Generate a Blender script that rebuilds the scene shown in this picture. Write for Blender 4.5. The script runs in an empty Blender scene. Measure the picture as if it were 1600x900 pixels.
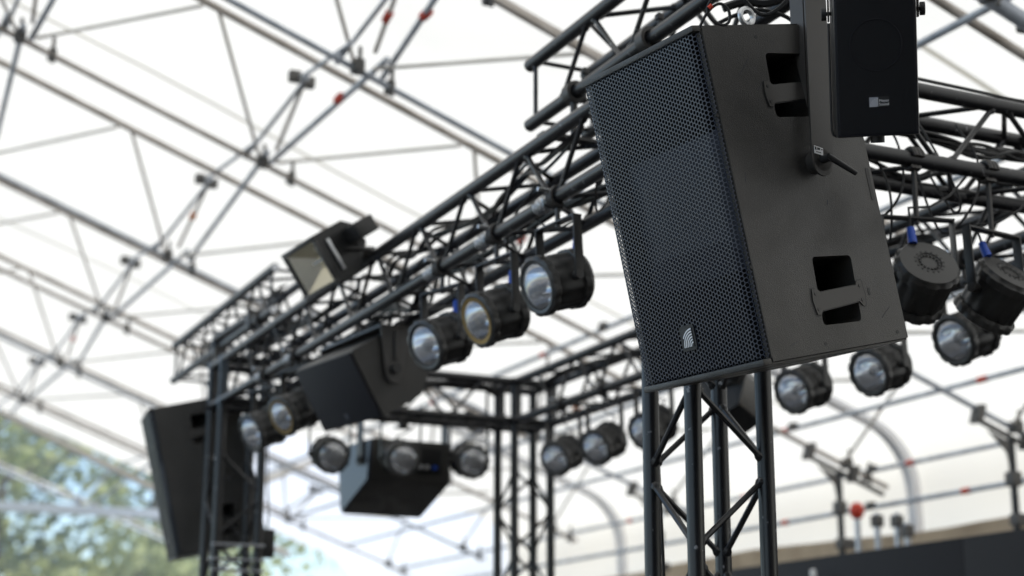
import bpy, bmesh, math, random
from math import sin, cos, tan, pi, radians, sqrt, atan2
from mathutils import Vector, Matrix
random.seed(7)
SC = bpy.context.scene
COL = SC.collection

# ------------------------------------------------------------------ camera, sky, sun, exposure
EYE = 1.6                    # camera height above the ground
FPX, PITCH, ROLL = 2587.2, 0.2519, 0.0031
cam_d = bpy.data.cameras.new('camera')
cam_o = bpy.data.objects.new('camera', cam_d); COL.objects.link(cam_o)
cam_o.matrix_world = Matrix.Translation((0, 0, EYE)) @ Matrix.Rotation(pi/2 + PITCH, 4, 'X') @ Matrix.Rotation(ROLL, 4, 'Z')
cam_d.sensor_width = 36.0; cam_d.lens = FPX/1600*36.0
cam_d.clip_start = 0.05; cam_d.clip_end = 600
cam_d.dof.use_dof = True; cam_d.dof.focus_distance = 4.25; cam_d.dof.aperture_fstop = 2.0
cam_d.dof.aperture_blades = 9
SC.camera = cam_o

SUN_EL, SUN_AZ = radians(48), radians(116)      # azimuth clockwise from +Y (the way the camera looks)
wld = bpy.data.worlds.new('World'); SC.world = wld; wld.use_nodes = True
wn = wld.node_tree.nodes; wl = wld.node_tree.links
bg = wn['Background']; sky = wn.new('ShaderNodeTexSky')
sky.sky_type = 'NISHITA'; sky.sun_disc = False
sky.sun_elevation = SUN_EL; sky.sun_rotation = SUN_AZ
sky.air_density = 1.0; sky.dust_density = 0.4; sky.ozone_density = 1.0
wl.new(sky.outputs[0], bg.inputs[0]); bg.inputs[1].default_value = 0.13
sd = bpy.data.lights.new('sun', 'SUN'); sd.energy = 3.6; sd.angle = radians(0.5); sd.color = (1.0, 0.95, 0.88)
so = bpy.data.objects.new('sun', sd); COL.objects.link(so)
sdir = Vector((sin(SUN_AZ)*cos(SUN_EL), cos(SUN_AZ)*cos(SUN_EL), sin(SUN_EL)))
so.rotation_euler = sdir.to_track_quat('Z', 'Y').to_euler(); so.location = sdir*60
SC.view_settings.view_transform = 'Standard'; SC.view_settings.look = 'None'
SC.view_settings.gamma = 1.0; SC.view_settings.use_curve_mapping = False
SC.view_settings.exposure = 0.88
SC.cycles.max_bounces = 10; SC.cycles.diffuse_bounces = 5; SC.cycles.transparent_max_bounces = 12
SC.cycles.caustics_reflective = False; SC.cycles.caustics_refractive = False
SC.cycles.use_denoising = True

# ------------------------------------------------------------------ the rig's own axes: e across, n away, z up from eye height
A = 0.4385
FRAME = Matrix.Translation((0.5124, 4.6197, EYE)) @ Matrix.Rotation(A, 4, 'Z')
def S(e, n, z): return FRAME @ Vector((e, n, z))
S_TRUSS = 0.239; RC = 0.025

# ------------------------------------------------------------------ materials
def mat(name, base, rough=0.5, metal=0.0, spec=0.5, bump=None, vary=None, coat=0.0):
    m = bpy.data.materials.new(name); m.use_nodes = True
    nt = m.node_tree; b = nt.nodes['Principled BSDF']
    b.inputs['Base Color'].default_value = (*base, 1); b.inputs['Roughness'].default_value = rough
    b.inputs['Metallic'].default_value = metal; b.inputs['Specular IOR Level'].default_value = spec
    b.inputs['Coat Weight'].default_value = coat
    tc = nt.nodes.new('ShaderNodeTexCoord')
    if vary:                                     # (scale, second colour, low, high)
        n = nt.nodes.new('ShaderNodeTexNoise'); n.inputs['Scale'].default_value = vary[0]; n.inputs['Detail'].default_value = 6
        r = nt.nodes.new('ShaderNodeValToRGB')
        r.color_ramp.elements[0].position = vary[2]; r.color_ramp.elements[1].position = vary[3]
        r.color_ramp.elements[0].color = (*base, 1); r.color_ramp.elements[1].color = (*vary[1], 1)
        nt.links.new(tc.outputs['Object'], n.inputs['Vector']); nt.links.new(n.outputs['Fac'], r.inputs['Fac'])
        nt.links.new(r.outputs['Color'], b.inputs['Base Color'])
    if bump:                                     # (scale, strength, distance)
        n = nt.nodes.new('ShaderNodeTexNoise'); n.inputs['Scale'].default_value = bump[0]; n.inputs['Detail'].default_value = 3
        bn = nt.nodes.new('ShaderNodeBump'); bn.inputs['Strength'].default_value = bump[1]; bn.inputs['Distance'].default_value = bump[2]
        nt.links.new(tc.outputs['Object'], n.inputs['Vector']); nt.links.new(n.outputs['Fac'], bn.inputs['Height'])
        nt.links.new(bn.outputs['Normal'], b.inputs['Normal'])
    return m
M = {}
M['truss'] = mat('black_truss_paint', (.011, .011, .0125), .34, 0, .55, bump=(60, .15, .002), vary=(38, (.25, .25, .26), .67, .72))
M['cab'] = mat('textured_black_paint', (.035, .033, .030), .48, 0, .5, bump=(420, .8, .0014), vary=(7, (.050, .047, .043), .35, .75))
nt = M['cab'].node_tree; b_ = nt.nodes['Principled BSDF']
tc_ = nt.nodes.new('ShaderNodeTexCoord'); n1 = nt.nodes.new('ShaderNodeTexNoise'); n1.inputs['Scale'].default_value = 330; n1.inputs['Detail'].default_value = 2
r1 = nt.nodes.new('ShaderNodeValToRGB'); r1.color_ramp.elements[0].position = .60; r1.color_ramp.elements[1].position = .74
mx_ = nt.nodes.new('ShaderNodeMixRGB'); mx_.blend_type = 'ADD'; mx_.inputs['Color2'].default_value = (.03, .028, .026, 1)
nt.links.new(tc_.outputs['Object'], n1.inputs['Vector']); nt.links.new(n1.outputs['Fac'], r1.inputs['Fac']); nt.links.new(r1.outputs['Color'], mx_.inputs['Fac'])
nt.links.new(b_.inputs['Base Color'].links[0].from_socket, mx_.inputs['Color1']); nt.links.new(mx_.outputs['Color'], b_.inputs['Base Color'])
n2 = nt.nodes.new('ShaderNodeTexNoise'); n2.inputs['Scale'].default_value = 4; n2.inputs['Detail'].default_value = 7; n2.inputs['Distortion'].default_value = 1.2
m2_ = nt.nodes.new('ShaderNodeMapRange'); m2_.inputs['From Min'].default_value = .35; m2_.inputs['From Max'].default_value = .65; m2_.inputs['To Min'].default_value = .34; m2_.inputs['To Max'].default_value = .58
nt.links.new(tc_.outputs['Object'], n2.inputs['Vector']); nt.links.new(n2.outputs['Fac'], m2_.inputs['Value']); nt.links.new(m2_.outputs['Result'], b_.inputs['Roughness'])
M['grille'] = mat('grille_paint_sky_tint', (.036, .045, .068), .34, .2, .8)  # blue of the reflected sky is put into the base colour
M['foam'] = mat('black_foam', (.006, .006, .007), .95, 0, .1)
M['horn'] = mat('horn_plastic', (.028, .032, .046), .55, 0, .4)
M['pocket'] = mat('pocket_plastic', (.007, .007, .008), .5)
M['bracket'] = mat('bracket_paint', (.052, .048, .044), .45, 0, .5, bump=(300, .3, .0008))
M['lamp'] = mat('lamp_black', (.020, .0195, .019), .42, 0, .5, bump=(200, .2, .001), vary=(14, (.032, .031, .029), .4, .7))
M['rim'] = mat('lamp_rim', (.038, .037, .035), .4, 0, .5)
M['mirror'] = mat('reflector', (.95, .95, .97), .13, 1.0)
M['amber'] = mat('amber_filter_frame', (.26, .17, .05), .4, .5)
M['blue'] = mat('blue_plug', (.012, .075, .48), .4)
M['rubber'] = mat('cable_rubber', (.012, .012, .013), .5)
M['white'] = mat('white_print', (.8, .8, .8), .5)
M['grey'] = mat('grey_print', (.35, .36, .40), .5)
M['ink'] = mat('ink', (.02, .02, .02), .5)
M['red'] = mat('red_tape', (.62, .05, .02), .5)
M['orange'] = mat('orange_tape', (.75, .22, .03), .5)
M['zinc'] = mat('zinc_bolt', (.55, .56, .57), .35, .9)
M['steel'] = mat('galvanised_tube', (.52, .56, .62), .42, .2, .5, vary=(7, (.28, .31, .36), .4, .7))
M['brown'] = mat('weathered_beam', (.60, .55, .50), .55, .05, .4, vary=(5, (.30, .26, .22), .4, .75))
M['beige'] = mat('pale_brace', (.80, .76, .70), .55, .0, .4, vary=(6, (.60, .55, .48), .4, .8))
M['couple'] = mat('coupler_iron', (.12, .115, .11), .6, .4)
M['alu'] = mat('aluminium', (.55, .57, .60), .35, .7)
M['fascia'] = mat('black_fascia', (.010, .010, .014), .6, 0, .3, bump=(3, .1, .01))
M['mesh'] = mat('fine_mesh_paint', (.018, .018, .021), .45)
M['rib'] = mat('pale_tent_rib', (.74, .74, .76), .45)
M['canvas'] = mat('tan_canvas', (.50, .40, .29), .85, 0, .2, vary=(2.2, (.36, .28, .20), .42, .7), bump=(6, .3, .03))
M['bark'] = mat('bark', (.09, .07, .05), .9, bump=(12, .6, .03))
M['deck'] = mat('dark_floor', (.10, .094, .088), .8, vary=(1.5, (.075, .07, .066), .4, .65))
M['ground'] = mat('pale_paving', (.32, .31, .29), .9, vary=(1.5, (.25, .24, .22), .4, .65), bump=(30, .4, .02))
M['hedge'] = mat('grass_blades', (.06, .10, .03), .8, vary=(.8, (.09, .12, .04), .35, .65))
M['gold'] = mat('flood_reflector', (.92, .87, .72), .16, .85)

def leafmat(name, c1, c2):
    m = bpy.data.materials.new(name); m.use_nodes = True; nt = m.node_tree
    b = nt.nodes['Principled BSDF']; b.inputs['Roughness'].default_value = .6; b.inputs['Specular IOR Level'].default_value = .15
    oi = nt.nodes.new('ShaderNodeNewGeometry'); r = nt.nodes.new('ShaderNodeValToRGB')
    r.color_ramp.elements[0].color = (*c1, 1); r.color_ramp.elements[1].color = (*c2, 1)
    nt.links.new(oi.outputs['Random Per Island'], r.inputs['Fac'])
    nt.links.new(r.outputs['Color'], b.inputs['Base Color'])
    tr = nt.nodes.new('ShaderNodeBsdfTranslucent'); mx = nt.nodes.new('ShaderNodeMixShader'); mx.inputs[0].default_value = .5
    nt.links.new(r.outputs['Color'], tr.inputs['Color'])
    nt.links.new(b.outputs[0], mx.inputs[1]); nt.links.new(tr.outputs[0], mx.inputs[2])
    nt.links.new(mx.outputs[0], nt.nodes['Material Output'].inputs['Surface'])
    return m
M['leaf_a'] = leafmat('leaf_yellow_green', (.30, .34, .12), (.48, .50, .26))
M['leaf_b'] = leafmat('leaf_dark_green', (.06, .10, .06), (.14, .18, .09))
M['leaf_c'] = leafmat('leaf_mid_green', (.14, .20, .09), (.30, .35, .16))

def sheet(name, col, tfac, clear=0.0):
    m = bpy.data.materials.new(name); m.use_nodes = True; nt = m.node_tree
    for n in list(nt.nodes):
        if n.type == 'BSDF_PRINCIPLED': nt.nodes.remove(n)
    d = nt.nodes.new('ShaderNodeBsdfDiffuse'); t = nt.nodes.new('ShaderNodeBsdfTranslucent'); mx = nt.nodes.new('ShaderNodeMixShader')
    tc = nt.nodes.new('ShaderNodeTexCoord'); ns = nt.nodes.new('ShaderNodeTexNoise'); ns.inputs['Scale'].default_value = .6; ns.inputs['Detail'].default_value = 5
    rp = nt.nodes.new('ShaderNodeValToRGB'); rp.color_ramp.elements[0].color = (*[c*.93 for c in col], 1); rp.color_ramp.elements[1].color = (*col, 1)
    rp.color_ramp.elements[0].position = .3; rp.color_ramp.elements[1].position = .6
    nt.links.new(tc.outputs['Object'], ns.inputs['Vector']); nt.links.new(ns.outputs['Fac'], rp.inputs['Fac'])
    for s in (d, t): nt.links.new(rp.outputs['Color'], s.inputs['Color'])
    mx.inputs[0].default_value = tfac
    nt.links.new(d.outputs[0], mx.inputs[1]); nt.links.new(t.outputs[0], mx.inputs[2])
    out = nt.nodes['Material Output']; last = mx
    if clear:
        tp = nt.nodes.new('ShaderNodeBsdfTransparent'); tp.inputs[0].default_value = (.93, .96, 1, 1)
        m2 = nt.nodes.new('ShaderNodeMixShader'); m2.inputs[0].default_value = clear
        nt.links.new(mx.outputs[0], m2.inputs[1]); nt.links.new(tp.outputs[0], m2.inputs[2]); last = m2
    nt.links.new(last.outputs[0], out.inputs['Surface'])
    return m
M['tarp'] = sheet('white_tarpaulin', (.70, .68, .615), .64)
M['clear'] = sheet('clear_sheet', (.75, .775, .81), .62, .07)
M['gable'] = sheet('haze_veil_sheet', (.80, .86, .86), .6, .80)  # pale film that paints haze over the trees behind it
M['shade_drape'] = mat('light_blocking_drape', (.012, .012, .013), .95, 0, .1, bump=(2, .5, .05))  # for the added curtain that cuts light from behind the camera

# ------------------------------------------------------------------ mesh helpers
class MB:
    def __init__(s): s.v = []; s.f = []
    def add(s, vs, fs):
        o = len(s.v); s.v += [Vector(v) for v in vs]; s.f += [tuple(i+o for i in f) for f in fs]; return s
    def box(s, c, d, X=(1, 0, 0), Y=(0, 1, 0), Z=(0, 0, 1), bev=0.0):
        c, X, Y, Z = Vector(c), Vector(X), Vector(Y), Vector(Z)
        bm = bmesh.new(); bmesh.ops.create_cube(bm, size=1)
        for v in bm.verts: v.co = Vector((v.co.x*d[0], v.co.y*d[1], v.co.z*d[2]))
        if bev: bmesh.ops.bevel(bm, geom=bm.edges[:], offset=bev, segments=2, affect='EDGES', profile=.6)
        bm.verts.index_update()
        s.add([c + X*v.co.x + Y*v.co.y + Z*v.co.z for v in bm.verts], [[v.index for v in f.verts] for f in bm.faces]); bm.free(); return s
    def tube(s, p, q, r, seg=10, r2=None, caps=True):
        p, q = Vector(p), Vector(q); d = (q-p).normalized(); r2 = r if r2 is None else r2
        x = d.orthogonal().normalized(); y = d.cross(x)
        vs = [];
        for b, rr in ((p, r), (q, r2)): vs += [b + (x*cos(2*pi*i/seg) + y*sin(2*pi*i/seg))*rr for i in range(seg)]
        fs = [(i, (i+1) % seg, seg+(i+1) % seg, seg+i) for i in range(seg)]
        if caps: fs += [tuple(range(seg-1, -1, -1)), tuple(range(seg, 2*seg))]
        return s.add(vs, fs)
    def path(s, pts, r, seg=8, closed=False):
        pts = [Vector(p) for p in pts]; n = len(pts); vs = []; x = None
        for i, p in enumerate(pts):
            d = (pts[(i+1) % n] - pts[i-1]) if closed else (pts[min(i+1, n-1)] - pts[max(i-1, 0)])
            d.normalize()
            if x is None: x = d.orthogonal().normalized()
            else: x = (x - d*x.dot(d)).normalized()
            y = d.cross(x); vs += [p + (x*cos(2*pi*k/seg) + y*sin(2*pi*k/seg))*r for k in range(seg)]
        fs = [(i*seg+k, i*seg+(k+1) % seg, ((i+1) % n)*seg+(k+1) % seg, ((i+1) % n)*seg+k) for i in range(n if closed else n-1) for k in range(seg)]
        if not closed: fs += [tuple(range(seg-1, -1, -1)), tuple(range((n-1)*seg, n*seg))]
        return s.add(vs, fs)
    def lathe(s, prof, seg=32, fn=None):         # prof = [(radius, y)], axis along +y
        vs = [];
        for r, y in prof:
            for i in range(seg):
                t = 2*pi*i/seg; k = fn(r, y, i) if fn else r
                vs.append((k*cos(t), y, k*sin(t)))
        fs = [(j*seg+i, j*seg+(i+1) % seg, (j+1)*seg+(i+1) % seg, (j+1)*seg+i) for j in range(len(prof)-1) for i in range(seg)]
        return s.add(vs, fs)
    def plate(s, poly, t, O, U, V):              # polygon in plane (U,V) at O extruded t along UxV
        O, U, V = Vector(O), Vector(U), Vector(V); W = U.cross(V).normalized(); n = len(poly)
        vs = [O+U*a+V*b for a, b in poly] + [O+U*a+V*b+W*t for a, b in poly]
        return s.add(vs, [tuple(range(n-1, -1, -1)), tuple(range(n, 2*n))] + [(i, (i+1) % n, n+(i+1) % n, n+i) for i in range(n)])
    def build(s, name, m, parent=None, smooth=True, inv=None, loc=None):
        me = bpy.data.meshes.new(name)
        vs = [inv @ v for v in s.v] if inv is not None else s.v
        me.from_pydata([tuple(v) for v in vs], [], s.f); me.update()
        bm = bmesh.new(); bm.from_mesh(me); bmesh.ops.recalc_face_normals(bm, faces=bm.faces[:]); bm.to_mesh(me); bm.free()
        me.materials.append(m)
        if smooth: me.shade_smooth(); me.set_sharp_from_angle(angle=radians(38))
        return link(name, me, parent)
def link(name, me, parent=None):
    o = bpy.data.objects.new(name, me); COL.objects.link(o)
    if parent is not None: o.parent = parent
    return o
def tag(o, label=None, cat=None, group=None, kind=None):
    if label: o['label'] = label
    if cat: o['category'] = cat
    if group: o['group'] = group
    if kind: o['kind'] = kind
    return o
def thing(name, label, cat, mw, group=None):
    o = bpy.data.objects.new(name, None); COL.objects.link(o); o.empty_display_size = .1
    o.matrix_world = mw; return tag(o, label, cat, group)
def sthing(name, label, cat, e, n, z, group=None):      # a thing whose parts use rig axes, relative to (e, n, z)
    o = thing(name, label, cat, FRAME @ Matrix.Translation((e, n, z)), group); return o
def copy_part(src, parent):
    c = src.copy(); COL.objects.link(c); c.parent = parent
    for ch in src.children: copy_part(ch, c)
    return c

# ------------------------------------------------------------------ setting: ground
g = MB(); g.add([(-400, -400, 0), (400, -400, 0), (400, 400, 0), (-400, 400, 0)], [(0, 1, 2, 3)])
tag(g.build('ground', M['ground'], smooth=False), kind='structure')
g = MB(); g.add([S(e, n, -EYE+.004) for e, n in ((-5.0, -9.4), (6.5, -9.4), (6.5, 14), (-5.0, 14))], [(0, 1, 2, 3)])
tag(g.build('tent_floor', M['deck'], smooth=False), kind='structure')

# ------------------------------------------------------------------ tent
TS = tan(.356)
E0 = 2.4254                                       # rig origin in the roof's own across-axis
def zr(e): return 2.971 - (e + E0 - 5)*TS          # height of the rafters' lower tubes above eye height
TOFF = .78
def tent_prof():
    pts = [(-9.0, zr(-9.0)+TOFF)] + [(e, zr(e)+TOFF) for e in (-7, -5, -3, -1.5, 0, 1.5, 3, 4.5, 5.6, 6.1)]
    e1, z1 = 6.1, zr(6.1)+TOFF
    a0 = pi/2 - .356; R = .62
    cx, cz = e1 - R*cos(a0), z1 - R*sin(a0)
    for i in range(1, 9):
        t = a0*(1 - i/8); pts.append((cx + R*cos(t), cz + R*sin(t)))
    pts += [(cx+R+.01, cz-.3), (cx+R+.03, 1.42), (cx+R+.03, 1.2)]
    return pts
TP = tent_prof()
tent = sthing('marquee_tent', 'white marquee tent with a sloping translucent roof over the whole rig', 'tent', 0, 8, -EYE)
def tent_sheet(name, n0, n1, prof, m, step=.55):
    mb = MB(); k = max(2, int((n1-n0)/step)); vs = []
    rnd = random.Random(3)
    ph = [rnd.uniform(0, 6) for _ in range(6)]
    for j in range(k+1):
        n = n0 + (n1-n0)*j/k
        for i, (e, z) in enumerate(prof):
            sag = -.035*abs(sin(pi*(n-4.73)/2.4)) + .02*sin(e*1.7+ph[0]+n*.6) + .012*sin(e*3.1-n*2.2+ph[1])
            side = (.05*sin(n*2.6+ph[2]+z*1.5) + .03*sin(n*5.3+z*4)) if z < 2.6 and e > 5 else 0
            vs.append((e+side, n-8, z+sag+EYE))
    w = len(prof)
    mb.add(vs, [(j*w+i, (j+1)*w+i, (j+1)*w+i+1, j*w+i+1) for j in range(k) for i in range(w-1)])
    return mb.build(name, m, tent)
def dense(p):
    out = []
    for (a, b), (c, d) in zip(p, p[1:]):
        m = max(1, int(sqrt((c-a)**2+(d-b)**2)/.5)); out += [(a+(c-a)*i/m, b+(d-b)*i/m) for i in range(m)]
    return out + [p[-1]]
TD = dense(TP)
tent_sheet('roof_sheet', -9.5, 15.3, TD, M['tarp'])
left = [p for p in TD if p[0] < 3.6]; right = [p for p in TD if p[0] >= 3.2]
tent_sheet('roof_sheet', 15.3, 20.9, left, M['tarp'])
tag(tent_sheet('clear_panel', 15.3, 20.9, right, M['clear']), 'pale blue see-through tent panel')
gb = MB(); gp = [(e, z) for e, z in TD]; gv = []  # added sheet over the open end, lifting the trees' darks like haze
for e, z in gp: gv += [(e, 20.86-8+.03*sin(e*3), 0.02), (e, 20.86-8+.02*sin(e*2), z+EYE-.06)]
gb.add(gv, [(2*i, 2*i+2, 2*i+3, 2*i+1) for i in range(len(gp)-1)])
tag(gb.build('gable_haze_veil', M['gable'], tent), 'added pale haze veil across the tent end in front of the trees')
dr = MB(); dv = []
for i in range(90):
    e = -9.0 + 15.6*i/89; zt = max(1.6, zr(e)+TOFF) if e < 6.1 else 2.3
    dv += [(e, -9.45-8+.09*sin(i*1.9), .01), (e, -9.45-8+.05*sin(i*1.9), zt+EYE-.08)]
dr.add(dv, [(2*i, 2*i+2, 2*i+3, 2*i+1) for i in range(89)])
dr.build('unseen_dark_curtain', M['shade_drape'], tent)  # unseen curtain behind the camera, added to darken the camera-facing sides
for n in (-2.2, 2.6, 7.6, 12.4):   # welded seams: a second strip of cloth under the sheet
    sm_ = MB(); vs = []
    for e, z in TD:
        if e > 6: continue
        for d in (0, .045): vs.append((e, n+d-8, z+EYE-.085 + .02*sin(e*1.7+n)))
    sm_.add(vs, [(2*i, 2*i+2, 2*i+3, 2*i+1) for i in range(len(vs)//2-1)])
    sm_.build('seam_strip', M['tarp'], tent)
for n in (-1.5, 1.9, 7.0, 12.0):                  # aluminium ribs of the tent, bent at the eaves
    prof = [(e-.12, z-.10) for e, z in TP if e > (4.4 if n > 5 else 5.5)]
    mb = MB()
    vs = []
    for e, z in prof:
        for de, dn in ((-.03, -.05), (-.03, .05), (.04, .05), (.04, -.05)): vs.append((e+de, n-8+dn, z+EYE+de*.4))
    k = len(prof)
    mb.add(vs, [(i*4+j, i*4+(j+1) % 4, (i+1)*4+(j+1) % 4, (i+1)*4+j) for i in range(k-1) for j in range(4)])
    mb.build('eave_rib', M['rib'], tent)

# rafters: each a pair of tubes
RN = [1.25, 3.3, 4.73, 6.65, 9.35, 11.82, 14.2, 16.65, 21.6]
RL = ['thick roof rafter crossing the top right corner above the small loudspeaker',
      'roof rafter running from the top edge behind the top end of the short upper truss',
      'roof rafter ending over the right-hand post beside the black fascia',
      'roof rafter ending over the post behind the red lamp',
      'third roof rafter down the left edge, passing behind the floodlight',
      'fourth roof rafter down the left edge, meeting the end of the far upper truss',
      'roof rafter just above the far hanging loudspeaker',
      'last roof rafter at the end of the white sheet above the trees',
      'outermost bare rafter in front of the trees beyond the sheet']
NODES_E = [-4.4, -2.7, -1.0, .68, 2.38, 4.1, 5.5]
UP = [.35, .18, .42, .85, .5, .06, .3, .3, .3]
rafters = []
for k, (n, lb) in enumerate(zip(RN, RL)):
    e0, e1 = -8.6, 5.75 if k not in (3,) else 5.85
    r = sthing('roof_rafter', lb, 'roof rafter', 0, n, EYE*0, 'rafters under the tent sheet'); rafters.append(r)
    lo = MB().tube((e0, 0, zr(e0)), (e1, 0, zr(e1)), .0195 if k != 0 else .037, 12).build('lower_tube', M['brown'] if k % 2 else M['steel'], r)
    up = UP[k]; MB().tube((e0, up, zr(e0)+.14), (4.25, up, zr(4.25)+.14), .0235, 12).build('upper_tube', M['brown'], r)
    for e in NODES_E:                              # coupler blocks on the nodes
        for (x, y, dx, dy) in ((-.05, -.02, .07, .095), (.17, .02, .055, .07)):
            c = MB().box((e+x, y, zr(e+x)+.01), (dx, dy, .08), bev=.012).build('coupler', M['couple'], r)
            MB().tube((e+x, y-.04, zr(e+x)-.06), (e+x, y-.04, zr(e+x)+.12), .013, 6).build('clamp_bolt', M['couple'], c)
    # thin pale braces from the upper tube down to the next rafter's nodes
    if k < len(RN)-2 and k > 0:
        dn = RN[k+1]-n
        for a, b in zip(NODES_E, NODES_E[1:]):
            mid = (a+b)/2
            for tgt, off in ((a, .10), (b, -.10)):
                MB().tube((mid - off*.5, up, zr(mid)+.12), (tgt+off*.6, dn, zr(tgt)+.04), .0125, 8).build('brace', M['beige'], r)
# eave brackets and posts on the two rafters whose ends show
def at(px, py, e=None, n=None, d=None):           # a point of the place seen at a photo pixel, on a given plane of the rig
    u = -(py-450)/FPX
    dr = Vector(((px-800)/FPX, cos(PITCH)-u*sin(PITCH), sin(PITCH)+u*cos(PITCH)))
    o = FRAME.inverted() @ Vector((0, 0, EYE)); q = FRAME.to_3x3().inverted() @ dr
    k = d if d else ((e-o.x)/q.x if e is not None else (n-o.y)/q.y)
    return o + q*k
for (k, px, py, lb) in ((2, 1583, 725, 'dark scaffold post at the right edge beside the black fascia'),
                        (3, 1313, 775, 'dark scaffold post just left of the red lamp'),
                        (4, 1030, 840, 'far scaffold post behind the near truss tower')):
    n = RN[k]-.02; e = at(px, py, n=n).x
    p = sthing('scaffold_post', lb, 'post', e, n, -EYE, 'posts under the eaves')
    top = zr(e)+EYE-.03
    MB().tube((0, 0, .012), (0, 0, top-.06), .026, 12).build('tube', M['truss'], p)
    MB().plate([(-.20, top-.02), (.02, top-.10), (.02, top-.30), (-.02, top-.30), (-.05, top-.16)], .012, (0, 0, 0), (1, 0, 0), (0, 0, 1)).build('gusset', M['couple'], p, smooth=False)
    MB().box((0, 0, .006), (.15, .15, .012)).build('foot_plate', M['couple'], p, smooth=False)
    MB().box((0, 0, top-.34), (.085, .085, .10), bev=.01).build('coupler', M['couple'], p)
    MB().box((0, -.045, top-.62), (.13, .09, .08), bev=.01).build('coupler', M['couple'], p)
    dz = lambda x, k: zr(e+x)+EYE-k
    MB().tube((-.30, 0, dz(-.30, .085)), (.42, 0, dz(.42, .085)), .020, 10).build('eave_tube', M['couple'], p)
    for de in (-.27, .14): MB().box((de, 0, dz(de, .045)), (.06, .09, .13), Z=(TS*.9, 0, 1), bev=.012).build('coupler', M['couple'], p)

# purlins: lower rail + short upper rails with couplers, struts and tape
PL = {-4.4: 'roof purlin out of sight beyond the left edge', -2.7: 'roof purlin along the far left ridge side', -1.0: 'roof purlin at the upper left corner of the roof',
      .68: 'long roof purlin stepping from top centre down to the left edge', 2.38: 'roof purlin hidden behind the left truss and showing at top right',
      4.1: 'roof purlin above the lamps of the right rear truss'}
for e, lb in PL.items():
    if e < -2: continue
    p = sthing('roof_purlin', lb, 'roof purlin', e, 0, 0, 'purlins under the tent sheet')
    for k in range(len(RN)-1):
        if k == 7 and e > 3: continue
        n0, n1 = RN[k], RN[k+1]; z = zr(e); j = .07*(-1)**k
        MB().tube((.02+j, n0-.14, z+.055), (.10-j, n1+.14, z+.055), .0195, 12).build('lower_rail', M['steel'], p)
        mid = (n0+n1)/2-.15
        MB().tube((-.17, n0-.25, z+.07), (-.13, mid+.12, z+.26), .0145, 10).build('upper_rail', M['steel'], p)
        MB().tube((-.10, mid-.02, z+.24), (-.14, n1+.1, z+.08), .0145, 10).build('upper_rail', M['steel'], p)
        MB().box((-.17, mid+.02, z+.25), (.08, .06, .075), bev=.012).build('coupler', M['couple'], p)
        MB().box((-.06, mid+.06, z+.24), (.07, .06, .075), bev=.012).build('coupler', M['couple'], p)
        st = MB().tube((-.10, mid, z+.24), (.0, n1-.18, z+.07), .015, 8).build('strut', M['beige'], p)
        if (k + int(e*3)) % 2: MB().tube((-.055, (mid+n1-.18)/2-.03, z+.158), (-.049, (mid+n1-.18)/2+.05, z+.145), .026, 8).build('marker_tape', M['red'] if k % 3 else M['orange'], p)
        if k in (1, 2) and e < 2:
            MB().tube((.05, n0+.55, z+.055), (.05, n0+.63, z+.055), .029, 10).build('marker_tape', M['red'], p)
# long rails along the right-hand side
RAILS = [(5.66, 1.58, .020, 'lower grey rail between the scaffold posts above the black fascia', 'steel', 5.45),
         (5.69, zr(5.69)+.06, .018, 'upper grey rail at the eaves, joining the scaffold posts', 'steel', 6.1),
         (4.96, zr(4.96)+.07, .018, 'grey rail under the sloping roof above the curved tent rib', 'steel', 4.4),
         (3.3, zr(3.3)+.08, .018, 'grey rail under the roof behind the near truss tower', 'steel', 7.6)]
for e, z, r, lb, mm, tn in RAILS:
    p = sthing('scaffold_rail', lb, 'rail', e, 0, z)
    MB().tube((0, 1.0, 0), (0, 17, 0), r, 10).build('tube', M[mm], p)
    for q in (tn, tn+2.3, tn+4.4): MB().tube((0, q, 0), (0, q+.09, 0), r+.004, 10).build('marker_tape', M['red'], p)
    MB().box((-.02, 6.6, .01), (.055, .08, .06), bev=.01).build('coupler', M['couple'], p)
# pale tie beam across the open gable
p = sthing('tie_beam', 'pale horizontal beam across the open end in front of the trees', 'beam', 0, 21.2, 0)
MB().box((-2, 0, 2.93), (12.5, .10, .14), bev=.01).build('beam', M['white'], p)
for n, (ea, za), (eb, zb), lb in ((17.0, (.4, 3.6), (4.2, 2.0), 'pale diagonal beam low behind the far hanging loudspeaker'),
                                  (15.6, (2.2, 2.2), (4.6, 3.3), 'pale diagonal beam rising behind the lamps of the rear truss'),
                                  (19.0, (2.6, 1.6), (6.2, .6), 'pale diagonal beam at the bottom edge below the rear loudspeaker')):
    p = sthing('diagonal_beam', lb, 'beam', 0, n, 0)
    MB().tube((ea, 0, za), (eb, 0, zb), .045, 10).build('beam', M['beige'], p)

# black fascia, tan canvas and small bits at the lower right
p = sthing('black_fascia', 'plain black panel wall filling the lower right corner', 'panel', 4.0, 0, -EYE)
for n0, n1 in ((-2.0, 1.2), (1.2, 3.62), (3.62, 6.3)):
    MB().box((0.03, (n0+n1)/2, (.995+EYE)/2), (.06, n1-n0-.004, .995+EYE), bev=.003).build('panel', M['fascia'], p)
p = sthing('canvas_awning', 'tan canvas awning along the tent side behind the black panel wall', 'awning', 6.28, 8, -EYE)
mb = MB(); vs = []; K = 40
for j in range(K+1):
    n = -6 + 18*j/K
    for i in range(9):
        t = i/8; vs.append((.55+t*2.4, n, 1.50+EYE - .06 - t*.4 + .05*sin(n*2.1)*t + .035*sin(n*5+t*4)))
mb.add(vs, [(j*9+i, (j+1)*9+i, (j+1)*9+i+1, j*9+i+1) for j in range(K) for i in range(8)])
mb.build('canvas', M['canvas'], p)
mb = MB(); vs = []
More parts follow.
